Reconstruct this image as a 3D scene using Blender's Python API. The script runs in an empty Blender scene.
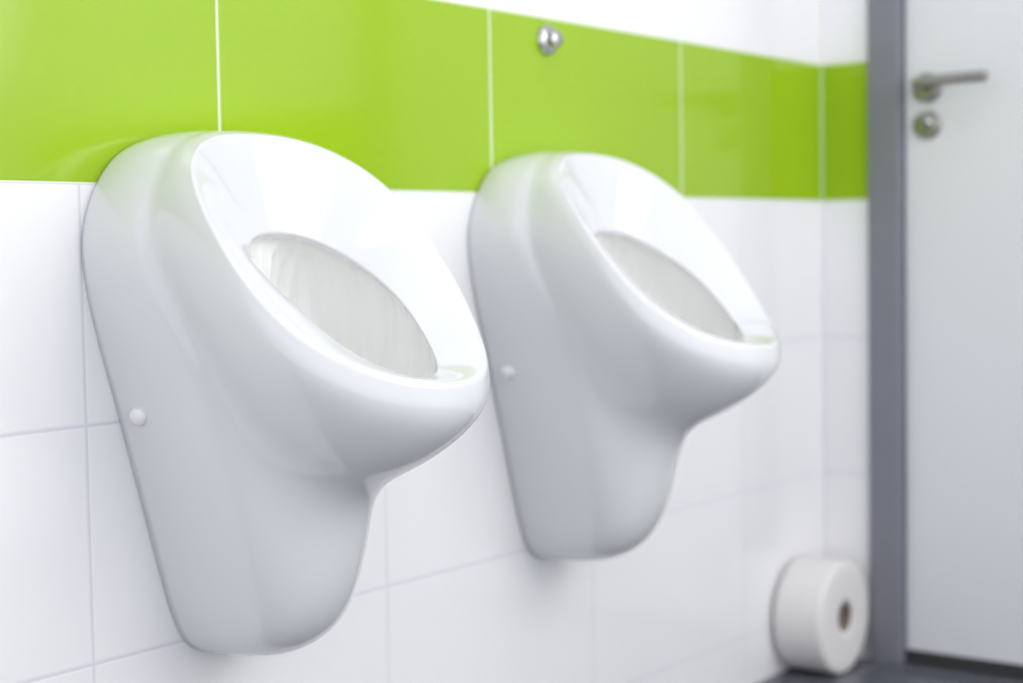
import bpy, math, numpy as np, bmesh
from mathutils import Vector, Matrix
scene=bpy.context.scene
col=scene.collection
scene.view_settings.view_transform='Standard'
scene.view_settings.look='None'

# ---------------- camera ----------------
f,TH,PI_,RO,D,ZC,XC=1.6642,.6423,.0584,-.0162,1.3799,.7707,2.8061
def basis(th,p,r):
    F=np.array([math.cos(th)*math.cos(p),math.sin(th)*math.cos(p),-math.sin(p)])
    R0=np.array([math.sin(th),-math.cos(th),0.0]); U0=np.cross(R0,F)
    return math.cos(r)*R0+math.sin(r)*U0, -math.sin(r)*R0+math.cos(r)*U0, F
cam=bpy.data.cameras.new('camera'); co=bpy.data.objects.new('camera',cam); col.objects.link(co)
R,U,F=basis(TH,PI_,RO)
M=Matrix(((R[0],U[0],-F[0],0),(R[1],U[1],-F[1],-D),(R[2],U[2],-F[2],ZC),(0,0,0,1)))
co.matrix_world=M
cam.sensor_width=36; cam.lens=f*1000*36/1023
cam.dof.use_dof=True; cam.dof.focus_distance=1.62; cam.dof.aperture_fstop=3.0
scene.camera=co

# ---------------- materials ----------------
def mat(name,c,rough=.5,metal=0,coat=0,spec=.5):
    m=bpy.data.materials.new(name); m.use_nodes=True
    b=m.node_tree.nodes['Principled BSDF']
    b.inputs['Base Color'].default_value=(*c,1); b.inputs['Roughness'].default_value=rough
    b.inputs['Metallic'].default_value=metal; b.inputs['Coat Weight'].default_value=coat
    b.inputs['Coat Roughness'].default_value=.04
    b.inputs['Specular IOR Level'].default_value=spec
    return m
def nz(m,scale,c1,c2,bump=0,detail=3):
    t=m.node_tree; b=t.nodes['Principled BSDF']
    tc=t.nodes.new('ShaderNodeTexCoord'); n=t.nodes.new('ShaderNodeTexNoise'); n.inputs['Scale'].default_value=scale
    n.inputs['Detail'].default_value=detail
    t.links.new(tc.outputs['Object'],n.inputs['Vector'])
    r=t.nodes.new('ShaderNodeMix'); r.data_type='RGBA'
    r.inputs[6].default_value=(*c1,1); r.inputs[7].default_value=(*c2,1)
    t.links.new(n.outputs['Fac'],r.inputs[0]); t.links.new(r.outputs[2],b.inputs['Base Color'])
    if bump:
        bp=t.nodes.new('ShaderNodeBump'); bp.inputs['Strength'].default_value=bump; bp.inputs['Distance'].default_value=.002
        t.links.new(n.outputs['Fac'],bp.inputs['Height']); t.links.new(bp.outputs['Normal'],b.inputs['Normal'])
    return m
ceramic=nz(mat('ceramic',(.8,.82,.86),.09,coat=.3),3,(.755,.765,.79),(.775,.785,.81))
inner=mat('ceramic_wet_inside_brightened',(.84,.84,.84),.12,coat=.5)  # wet glaze; colours lightened to make up for little light in the bowl
t=inner.node_tree; b=t.nodes['Principled BSDF']
tc=t.nodes.new('ShaderNodeTexCoord'); mp=t.nodes.new('ShaderNodeMapping'); mp.inputs['Scale'].default_value=(42,42,3)
n=t.nodes.new('ShaderNodeTexNoise'); n.inputs['Scale'].default_value=1.0; n.inputs['Detail'].default_value=2
t.links.new(tc.outputs['Object'],mp.inputs[0]); t.links.new(mp.outputs[0],n.inputs['Vector'])
bp=t.nodes.new('ShaderNodeBump'); bp.inputs['Strength'].default_value=.8; bp.inputs['Distance'].default_value=.008
t.links.new(n.outputs['Fac'],bp.inputs['Height']); t.links.new(bp.outputs[0],b.inputs['Normal']); t.links.new(bp.outputs[0],b.inputs['Coat Normal'])
r=t.nodes.new('ShaderNodeMix'); r.data_type='RGBA'; r.inputs[6].default_value=(.88,.88,.87,1); r.inputs[7].default_value=(.98,.98,.97,1)
t.links.new(n.outputs['Fac'],r.inputs[0]); t.links.new(r.outputs[2],b.inputs['Base Color'])
plastic=nz(mat('white_plastic',(.85,.86,.88),.3),30,(.88,.88,.9),(.9,.9,.92))
chrome=nz(mat('chrome',(.7,.7,.7),.12,metal=1),20,(.62,.62,.62),(.56,.56,.56))
steel=nz(mat('brushed_steel',(.5,.49,.47),.3,metal=1),60,(.28,.27,.25),(.36,.35,.33))
dark=nz(mat('dark_slot',(.03,.03,.03),.5),20,(.03,.03,.03),(.04,.04,.04))
doorm=nz(mat('door_laminate',(.8,.8,.82),.4),150,(.72,.73,.765),(.75,.76,.795),.03)
framem=nz(mat('frame_paint',(.2,.21,.25),.4),20,(.195,.20,.24),(.215,.22,.26))
paper=nz(mat('tissue_paper',(.8,.78,.77),.9),200,(.76,.74,.73),(.84,.82,.81),.4)
card=nz(mat('cardboard',(.3,.23,.18),.9),80,(.16,.12,.10),(.24,.18,.14),.2)
plaster=nz(mat('plaster',(.85,.85,.86),.8),40,(.84,.84,.86),(.87,.87,.88),.1)

def tilemat(name,axis,w,h,uoff,goff,zoff,c_hi,green,grout,rough,ggap=.0032,floor=False,gw=.5):
    m=bpy.data.materials.new(name); m.use_nodes=True; t=m.node_tree; L=t.links
    b=t.nodes['Principled BSDF']
    tc=t.nodes.new('ShaderNodeTexCoord'); s=t.nodes.new('ShaderNodeSeparateXYZ'); L.new(tc.outputs['Object'],s.inputs[0])
    def mth(op,a,bb=None,c=None):
        n=t.nodes.new('ShaderNodeMath'); n.operation=op
        for i,v in enumerate((a,bb,c)):
            if v is None: continue
            if isinstance(v,(int,float)): n.inputs[i].default_value=v
            else: L.new(v,n.inputs[i])
        return n.outputs[0]
    u=s.outputs[axis]; z=s.outputs['Y' if floor else 'Z']
    isg=mth('MULTIPLY',mth('GREATER_THAN',z,.84),mth('LESS_THAN',z,1.09)) if green else None
    def edge(v,off,per):
        n=mth('SUBTRACT',v,off)
        fr=mth('FRACT',mth('ADD',mth('DIVIDE',n,per),100.0))
        return mth('MULTIPLY',mth('MINIMUM',fr,mth('SUBTRACT',1.0,fr)),per)
    per=w; off=uoff
    if green:
        isup=mth('GREATER_THAN',z,.84)
        off=mth('ADD',mth('MULTIPLY',isup,goff-uoff),uoff)
        per=mth('ADD',mth('MULTIPLY',isup,gw-w),w)
    dmin=mth('MINIMUM',edge(u,off,per),edge(z,zoff,h))
    g=t.nodes.new('ShaderNodeMapRange'); g.inputs['From Min'].default_value=ggap*.4; g.inputs['From Max'].default_value=ggap*.6
    L.new(dmin,g.inputs['Value'])
    n=t.nodes.new('ShaderNodeTexNoise'); n.inputs['Scale'].default_value=5; L.new(tc.outputs['Object'],n.inputs['Vector'])
    base=t.nodes.new('ShaderNodeMix'); base.data_type='RGBA'; base.inputs[0].default_value=0
    base.inputs[6].default_value=(*c_hi,1); base.inputs[7].default_value=(*(green or c_hi),1)
    if green: L.new(isg,base.inputs[0])
    var=t.nodes.new('ShaderNodeHueSaturation'); L.new(base.outputs[2],var.inputs['Color'])
    L.new(mth('ADD',mth('MULTIPLY',n.outputs['Fac'],.04),.98),var.inputs['Value'])
    gc=t.nodes.new('ShaderNodeMix'); gc.data_type='RGBA'; gc.inputs[0].default_value=0
    gc.inputs[6].default_value=(*grout,1); gc.inputs[7].default_value=(.84,.88,.74,1)
    if green: L.new(isup,gc.inputs[0])
    fin=t.nodes.new('ShaderNodeMix'); fin.data_type='RGBA'; L.new(gc.outputs[2],fin.inputs[6])
    L.new(g.outputs[0],fin.inputs[0]); L.new(var.outputs[0],fin.inputs[7]); L.new(fin.outputs[2],b.inputs['Base Color'])
    L.new(mth('ADD',mth('MULTIPLY',g.outputs[0],rough-.8),.8),b.inputs['Roughness'])
    g2=t.nodes.new('ShaderNodeMapRange'); g2.inputs['From Min'].default_value=ggap*.3; g2.inputs['From Max'].default_value=ggap*1.2
    g2.interpolation_type='SMOOTHSTEP'; L.new(dmin,g2.inputs['Value'])
    bp=t.nodes.new('ShaderNodeBump'); bp.inputs['Strength'].default_value=.3; bp.inputs['Distance'].default_value=.001
    L.new(g2.outputs[0],bp.inputs['Height'])
    L.new(bp.outputs[0],b.inputs['Normal'])
    return m
WT=(.92,.92,.94); GR=(.335,.54,.012); GT=(.75,.75,.81)
wallL=tilemat('wall_tiles_side','X',.465,.25,1.108,XC,.09,WT,GR,GT,.12)
wallB=tilemat('wall_tiles_end','Y',.5,.25,-.5,-.5,.09,WT,GR,GT,.12)
floorm=tilemat('floor_tiles','X',.3,.3,XC-.02,0,-.12,(.10,.105,.13),None,(.22,.23,.26),.25,.004,True)

# ---------------- helpers ----------------
def mkobj(name,verts,faces,m,parent=None,smooth=False):
    me=bpy.data.meshes.new(name); me.from_pydata([tuple(map(float,v)) for v in verts],[],faces); me.update()
    if smooth: me.polygons.foreach_set('use_smooth',[True]*len(me.polygons))
    me.materials.append(m)
    o=bpy.data.objects.new(name,me); col.objects.link(o)
    if parent: o.parent=parent
    return o
def recalc(o):
    bm=bmesh.new(); bm.from_mesh(o.data); bmesh.ops.recalc_face_normals(bm,faces=bm.faces); bm.to_mesh(o.data); bm.free()
def box(name,a,b,m,parent=None,bev=0):
    x0,y0,z0=a;x1,y1,z1=b
    v=[(x0,y0,z0),(x1,y0,z0),(x1,y1,z0),(x0,y1,z0),(x0,y0,z1),(x1,y0,z1),(x1,y1,z1),(x0,y1,z1)]
    fs=[(0,3,2,1),(4,5,6,7),(0,1,5,4),(1,2,6,5),(2,3,7,6),(3,0,4,7)]
    o=mkobj(name,v,fs,m,parent)
    if bev:
        md=o.modifiers.new('b','BEVEL'); md.width=bev; md.segments=3
    return o
def lathe(name,prof,m,origin,axis,parent=None,n=64,closed=False):
    ax=Vector(axis).normalized(); t=Vector((0,0,1)) if abs(ax.z)<.9 else Vector((1,0,0))
    e1=ax.cross(t).normalized(); e2=ax.cross(e1)
    vs=[];fs=[]
    for r,h in prof:
        for k in range(n):
            a=2*math.pi*k/n
            vs.append(Vector(origin)+ax*h+(e1*math.cos(a)+e2*math.sin(a))*max(r,1e-5))
    N=len(prof)
    for i in range(N if closed else N-1):
        for k in range(n):
            i2=(i+1)%N
            fs.append((i*n+k,i*n+(k+1)%n,i2*n+(k+1)%n,i2*n+k))
    o=mkobj(name,vs,fs,m,parent,True); recalc(o)
    return o
def tube(name,pts,rad,m,parent=None,n=20):
    P=[Vector(p) for p in pts]; vs=[];fs=[]
    for i,p in enumerate(P):
        d=(P[min(i+1,len(P)-1)]-P[max(i-1,0)]).normalized()
        e1=d.cross(Vector((0,0,1))).normalized(); e2=e1.cross(d)
        r=rad[i] if isinstance(rad,list) else rad
        for k in range(n):
            a=2*math.pi*k/n; vs.append(p+(e1*math.cos(a)+e2*math.sin(a))*r)
    for i in range(len(P)-1):
        for k in range(n): fs.append((i*n+k,i*n+(k+1)%n,(i+1)*n+(k+1)%n,(i+1)*n+k))
    fs.append(tuple(range(n))[::-1]); fs.append(tuple((len(P)-1)*n+k for k in range(n)))
    return mkobj(name,vs,fs,m,parent,True)
def empty(name,loc,label,cat,group=None):
    o=bpy.data.objects.new(name,None); o.location=loc; col.objects.link(o); o.empty_display_size=.05
    o['label']=label;o['category']=cat
    if group:o['group']=group
    return o

# ---------------- room ----------------
X0,Y0,ZT=-1.2,-2.3,2.6
rm=[]
rm.append(box('wall_left',(X0,0,0),(XC+.12,.12,ZT),wallL))
DV0,DV1,DH=.158,1.06,2.06
rm.append(box('wall_back',(XC,-DV0+.03,0),(XC+.12,0,ZT),wallB))
rm.append(box('wall_back',(XC,Y0,0),(XC+.12,-DV1-.03,ZT),wallB))
rm.append(box('wall_back',(XC,-DV1-.03,DH+.03),(XC+.12,-DV0+.03,ZT),wallB))
rm.append(box('floor',(X0,Y0,-.05),(XC+.8,.12,0),floorm))
rm.append(box('ceiling',(X0,Y0,ZT),(XC+.12,.12,ZT+.05),plaster))
fx=XC-.016
def frame(name,y0,y1,z0,z1):
    return box(name,(fx,y0,z0),(XC+.10,y1,z1),framem,bev=.003)
v0=.097
rm.append(frame('trim_1',-DV0,-v0,0,DH+.07))
rm.append(frame('trim_2',-DV1-.07,-DV1,0,DH+.07))
rm.append(frame('trim_3',-DV1,-DV0,DH,DH+.07))
door=box('door_1',(XC+.004,-DV1+.003,.026),(XC+.044,-DV0-.003,DH-.003),doorm,bev=.0015); rm.append(door)
rm.append(box('trim_gap_shade',(XC+.006,-DV1,0),(XC+.05,-DV0,.022),dark,bev=.002))  # dark strip stands in for the shade in the gap under the door
for o in rm: o['kind']='structure'
labs={'wall_left':'white glossy tiled wall with a lime green tile band','wall_back':'end wall of white tiles with lime green band beside the door','floor':'dark grey tiled floor','ceiling':'plain white ceiling','door_1':'plain white flush door with steel lever handle','trim_1':'grey steel door frame upright','trim_2':'grey steel door frame upright','trim_3':'grey steel door frame head','trim_gap_shade':'dark strip standing in for the shade in the gap under the door'}
for o in rm:
    o['label']=labs[o.name.split('.')[0]]; o['category']=o.name.split('_')[0].split('.')[0]

dx=XC+.004; hy=-.203; hz=1.038
hd=bpy.data.objects.new('door_handle',None); col.objects.link(hd); hd.parent=door; hd['label']='brushed steel lever handle'
lathe('rose',[(0,-.001),(.026,-.001),(.026,.006),(.024,.009),(.012,.0095),(0,.0095)],steel,(dx,hy,hz-.004),(-1,0,0),hd)
pts=[(dx-.008,hy,hz),(dx-.03,hy,hz),(dx-.043,hy,hz+.001)]
for k in range(1,7):
    a=k/6*math.pi/2; pts.append((dx-.043-.012*math.sin(a),hy-.012*(1-math.cos(a)),hz+.002))
pts+= [(dx-.055,hy-.05,hz+.003),(dx-.054,hy-.09,hz+.004),(dx-.053,hy-.125,hz+.005),(dx-.053,hy-.128,hz+.005)]
tube('lever',pts,[.0095]*(len(pts)-1)+[.007],steel,hd)
ks=bpy.data.objects.new('lock_escutcheon',None); col.objects.link(ks); ks.parent=door; ks['label']='round steel key escutcheon'
kz=hz-.069
lathe('rose',[(0,-.001),(.025,-.001),(.025,.005),(.023,.007),(.014,.0075),(0,.0075)],steel,(dx,hy,kz),(-1,0,0),ks)
lathe('lock_cylinder',[(0,0),(.009,0),(.009,.0095),(0,.0095)],chrome,(dx,hy,kz+.004),(-1,0,0),ks,32)
box('keyhole',(dx-.0106,hy-.0014,kz-.012),(dx-.0092,hy+.0014,kz+.008),dark,ks)

# ---------------- urinal ----------------
W=[(0,.0,.897),(.073,0,.892),(.136,0,.865),(.172,0,.80),(.171,0,.735),(.142,0,.63),(.106,0,.515),(.069,0,.395),(.042,0,.350),(0,0,.340)]
S1=[(0,.02,.899),(.076,.022,.894),(.140,.026,.868),(.175,.035,.802),(.171,.045,.737),(.141,.06,.632),(.107,.08,.515),(.071,.085,.40),(.044,.075,.353),(0,.075,.342)]
S2=[(0,.035,.899),(.075,.042,.894),(.137,.052,.867),(.172,.065,.80),(.166,.08,.736),(.133,.11,.63),(.101,.135,.515),(.068,.147,.413),(.043,.145,.370),(0,.145,.359)]
S3=[(0,.045,.898),(.074,.054,.893),(.135,.068,.865),(.166,.080,.80),(.158,.095,.738),(.127,.128,.638),(.094,.156,.55),(.062,.178,.475),(.034,.188,.440),(0,.191,.430)]
G=[(0,.052,.897),(.072,.062,.892),(.132,.080,.863),(.159,.092,.80),(.149,.106,.742),(.124,.136,.655),(.100,.165,.595),(.068,.193,.55),(.034,.208,.525),(0,.211,.519)]
B1=[(0,.058,.897),(.072,.068,.892),(.133,.092,.862),(.161,.112,.803),(.161,.138,.745),(.152,.178,.675),(.132,.216,.618),(.096,.251,.575),(.049,.279,.553),(0,.288,.547)]
B2=[(0,.066,.897),(.072,.076,.892),(.134,.106,.860),(.163,.145,.805),(.167,.184,.750),(.162,.230,.692),(.141,.273,.645),(.104,.314,.613),(.053,.344,.597),(0,.354,.592)]
C=[(0,.078,.893),(.07,.088,.888),(.129,.118,.860),(.156,.160,.815),(.161,.20,.765),(.153,.243,.713),(.129,.283,.674),(.092,.320,.648),(.047,.347,.635),(0,.356,.632)]
Hh=[(0,.104,.787),(.035,.112,.783),(.060,.130,.770),(.077,.158,.750),(.081,.195,.725),(.076,.23,.697),(.063,.262,.671),(.044,.289,.652),(.022,.307,.642),(0,.312,.639)]
I1=[(0,.086,.783),(.04,.092,.778),(.073,.110,.764),(.093,.146,.742),(.098,.19,.715),(.092,.235,.683),(.075,.268,.655),(.050,.293,.636),(.024,.310,.624),(0,.315,.620)]
I2=[(0,.06,.74),(.045,.065,.735),(.08,.08,.72),(.1,.12,.70),(.105,.17,.675),(.1,.22,.65),(.08,.26,.63),(.05,.282,.613),(.025,.295,.605),(0,.300,.601)]
I3=[(0,.065,.66),(.04,.068,.655),(.07,.08,.645),(.088,.11,.63),(.09,.15,.615),(.082,.19,.6),(.068,.225,.59),(.045,.245,.585),(.02,.256,.58),(0,.260,.58)]
I4=[(0,.09,.57),(.02,.092,.568),(.038,.1,.565),(.05,.115,.56),(.052,.14,.555),(.048,.16,.55),(.038,.175,.548),(.025,.188,.546),(.012,.194,.545),(0,.196,.545)]
A=lambda L:np.array(L,float)
Ca,Ha=A(C),A(Hh)
Cb=Ca+.22*(A(B2)-Ca)+np.array([0,.0005,0])
C2=Ca+.09*(Ha-Ca)+np.array([0,0,.003])
C3=Ca+.25*(Ha-Ca)+np.array([0,0,.004]); M1=Ca+.58*(Ha-Ca)+np.array([0,.0,.003]); H0=Ca+.94*(Ha-Ca)+np.array([0,0,.001])
I1a=A(I1); Hb=Ha+.35*(I1a-Ha)+np.array([0,0,-.002])
I5=A(I4)*0+np.array([0,.14,.53]); I5=I5+(A(I4)-A(I4).mean(0))*.1*np.array([1,1,0])
rings=[A(W),A(S1),A(S2),A(S3),A(G),A(B1),A(B2),Cb,Ca,C2,C3,M1,H0,Ha,Hb,I1a,A(I2),A(I3),A(I4),I5]
IN=13
def full(r):
    m=r[1:-1][::-1].copy(); m[:,0]*=-1
    return np.vstack([r,m])
P=np.array([full(r) for r in rings])
ALJ,ALI=.75,.35
def limj(P): return (np.roll(P,1,1)+4*P+np.roll(P,-1,1))/6
def limi(P):
    Q=P.copy(); Q[1:-1]=(P[:-2]+4*P[1:-1]+P[2:])/6; return Q
Q=P+ALJ*(P-limj(P)); Q=Q+ALI*(Q-limi(Q))
ext=np.concatenate([[2*Q[0]-Q[1]],Q,[2*Q[-1]-Q[-2]]])
def bw(t): return np.array([(1-t)**3,3*t**3-6*t*t+4,-3*t**3+3*t*t+3*t+1,t**3])/6
NU,NV=7,12
rows=[]
for i in range(len(rings)-1):
    for k in range(NU):
        w=bw(k/NU); rows.append(sum(w[m]*ext[i+m] for m in range(4)))
i=len(rings)-1
rows.append((ext[i]+4*ext[i+1]+ext[i+2])/6)
Rw=np.array(rows); n=Rw.shape[1]
cols=[]
for j in range(n):
    for k in range(NV):
        w=bw(k/NV); cols.append(sum(w[m]*Rw[:,(j-1+m)%n] for m in range(4)))
S=np.stack(cols,1)
# raised, fluted water spreader on the back of the bowl
ri=np.arange(S.shape[0])[:,None]/NU
wrow=np.clip((ri-15.0)/.8,0,1)*np.clip((18.3-ri)/1.2,0,1)
a_=S[:,:,0]; wd=np.clip((.15-S[:,:,1])/.05,0,1)
S[:,:,1]+=wrow*wd*(.014*np.exp(-(a_/.024)**4)+.003*np.cos(2*np.pi*a_/.0175)*np.exp(-(a_/.075)**4))
S[:,:,2]-=.019*np.clip((.62-S[:,:,2])/.22,0,1)
nr,nc=S.shape[:2]
ZB=.32
verts=[(p[0],-max(p[1],0.0),p[2]-ZB) for p in S.reshape(-1,3)]
faces=[(i*nc+j,(i*nc+(j+1)%nc),((i+1)*nc+(j+1)%nc),((i+1)*nc+j)) for i in range(nr-1) for j in range(nc)]
faces.append(tuple((nr-1)*nc+j for j in range(nc)))
faces.append(tuple(range(nc))[::-1])
u1=empty('urinal',(1.282,-.001,ZB),'white glazed ceramic wall urinal with tilted oval rim','urinal','wall urinals')
body=mkobj('body',verts,faces,ceramic,u1,True)
body.data.materials.append(inner)
recalc(body)
for k,p in enumerate(body.data.polygons):
    if IN*NU+3<=k//nc and k<(nr-1)*nc+1: p.material_index=1
body.data.polygons[-1].use_smooth=False
kids=[body]
for sgn in (-1,1):
    ax=Vector((sgn*1.0,-.18,-.30)).normalized()
    o=Vector((sgn*.1325,-.033,.598-ZB))
    c=lathe('screw_cap',[(0,-.004),(.0095,-.004),(.0098,.003),(.0088,.0055),(.0055,.0072),(0,.0078)],plastic,o,ax,u1,32)
    c['label']='round white plastic screw cap'; kids.append(c)
dr=lathe('drain_strainer',[(0,.0),(.02,.0),(.02,.003),(.014,.005),(0,.005)],chrome,(0,-.14,.520-ZB),(0,0,1),u1,32); kids.append(dr)
u2=u1.copy(); u2.location=(1.924,-.001,ZB); col.objects.link(u2)
for k in kids:
    c=k.copy(); c.parent=u2; col.objects.link(c)

# ---------------- flush valve knob ----------------
fv=empty('flush_button',(1.937,0,1.058),'round chrome flush button on green wall tile','flush button')
lathe('flange',[(0,.0),(.022,.0),(.022,.003),(.020,.008),(.014,.011),(0,.011)],chrome,(0,0,0),(0,-1,0),fv)
lathe('knob',[(0,.010),(.010,.010),(.010,.013),(.0125,.014),(.0125,.020),(.011,.022),(0,.0225)],chrome,(0,0,0),(0,-1,0),fv)

# ---------------- paper roll ----------------
pr=empty('toilet_paper_roll',(XC-.120,-.008,.0),'large white toilet paper roll standing on its edge','toilet paper')
Rr=.1; L=.092
prof=[(.026,.0),(Rr-.004,0),(Rr,.003)]+[(Rr,.003+ (L-.006)*k/8) for k in range(1,9)]+[(Rr-.004,L),(.08,L+.0008),(.06,L-.0006),(.04,L+.0006),(.026,L)]
ro=lathe('paper',prof,paper,(0,0,Rr+.0005),(0,-1,0),pr,96,closed=True)
lathe('cardboard_core',[(.0262,.001),(.0262,L-.001),(.0242,L-.001),(.0242,.001)],card,(0,0,Rr+.0005),(0,-1,0),pr,48,closed=True)

# ---------------- lighting ----------------
def area(name,loc,tgt,sx,sy,p,c=(1,1,1)):
    l=bpy.data.lights.new(name,'AREA'); l.shape='RECTANGLE'; l.size=sx; l.size_y=sy; l.energy=p; l.color=c
    o=bpy.data.objects.new(name,l); o.location=loc
    o.rotation_euler=(Vector(tgt)-Vector(loc)).to_track_quat('-Z','Y').to_euler(); col.objects.link(o); return o
area('ceiling_lamp',(1.5,-1.1,2.55),(1.5,-1.1,0),.6,.3,5)
area('room_side_fill',(1.9,-2.2,1.7),(1.6,0,.7),1.6,1.1,15,(1,.99,.97))  # added, unseen fill from the room side, brightens the bowl interiors
w=bpy.data.worlds.new('world'); scene.world=w; w.use_nodes=True
w.node_tree.nodes['Background'].inputs[0].default_value=(.955,.965,1,1); w.node_tree.nodes['Background'].inputs[1].default_value=1.42
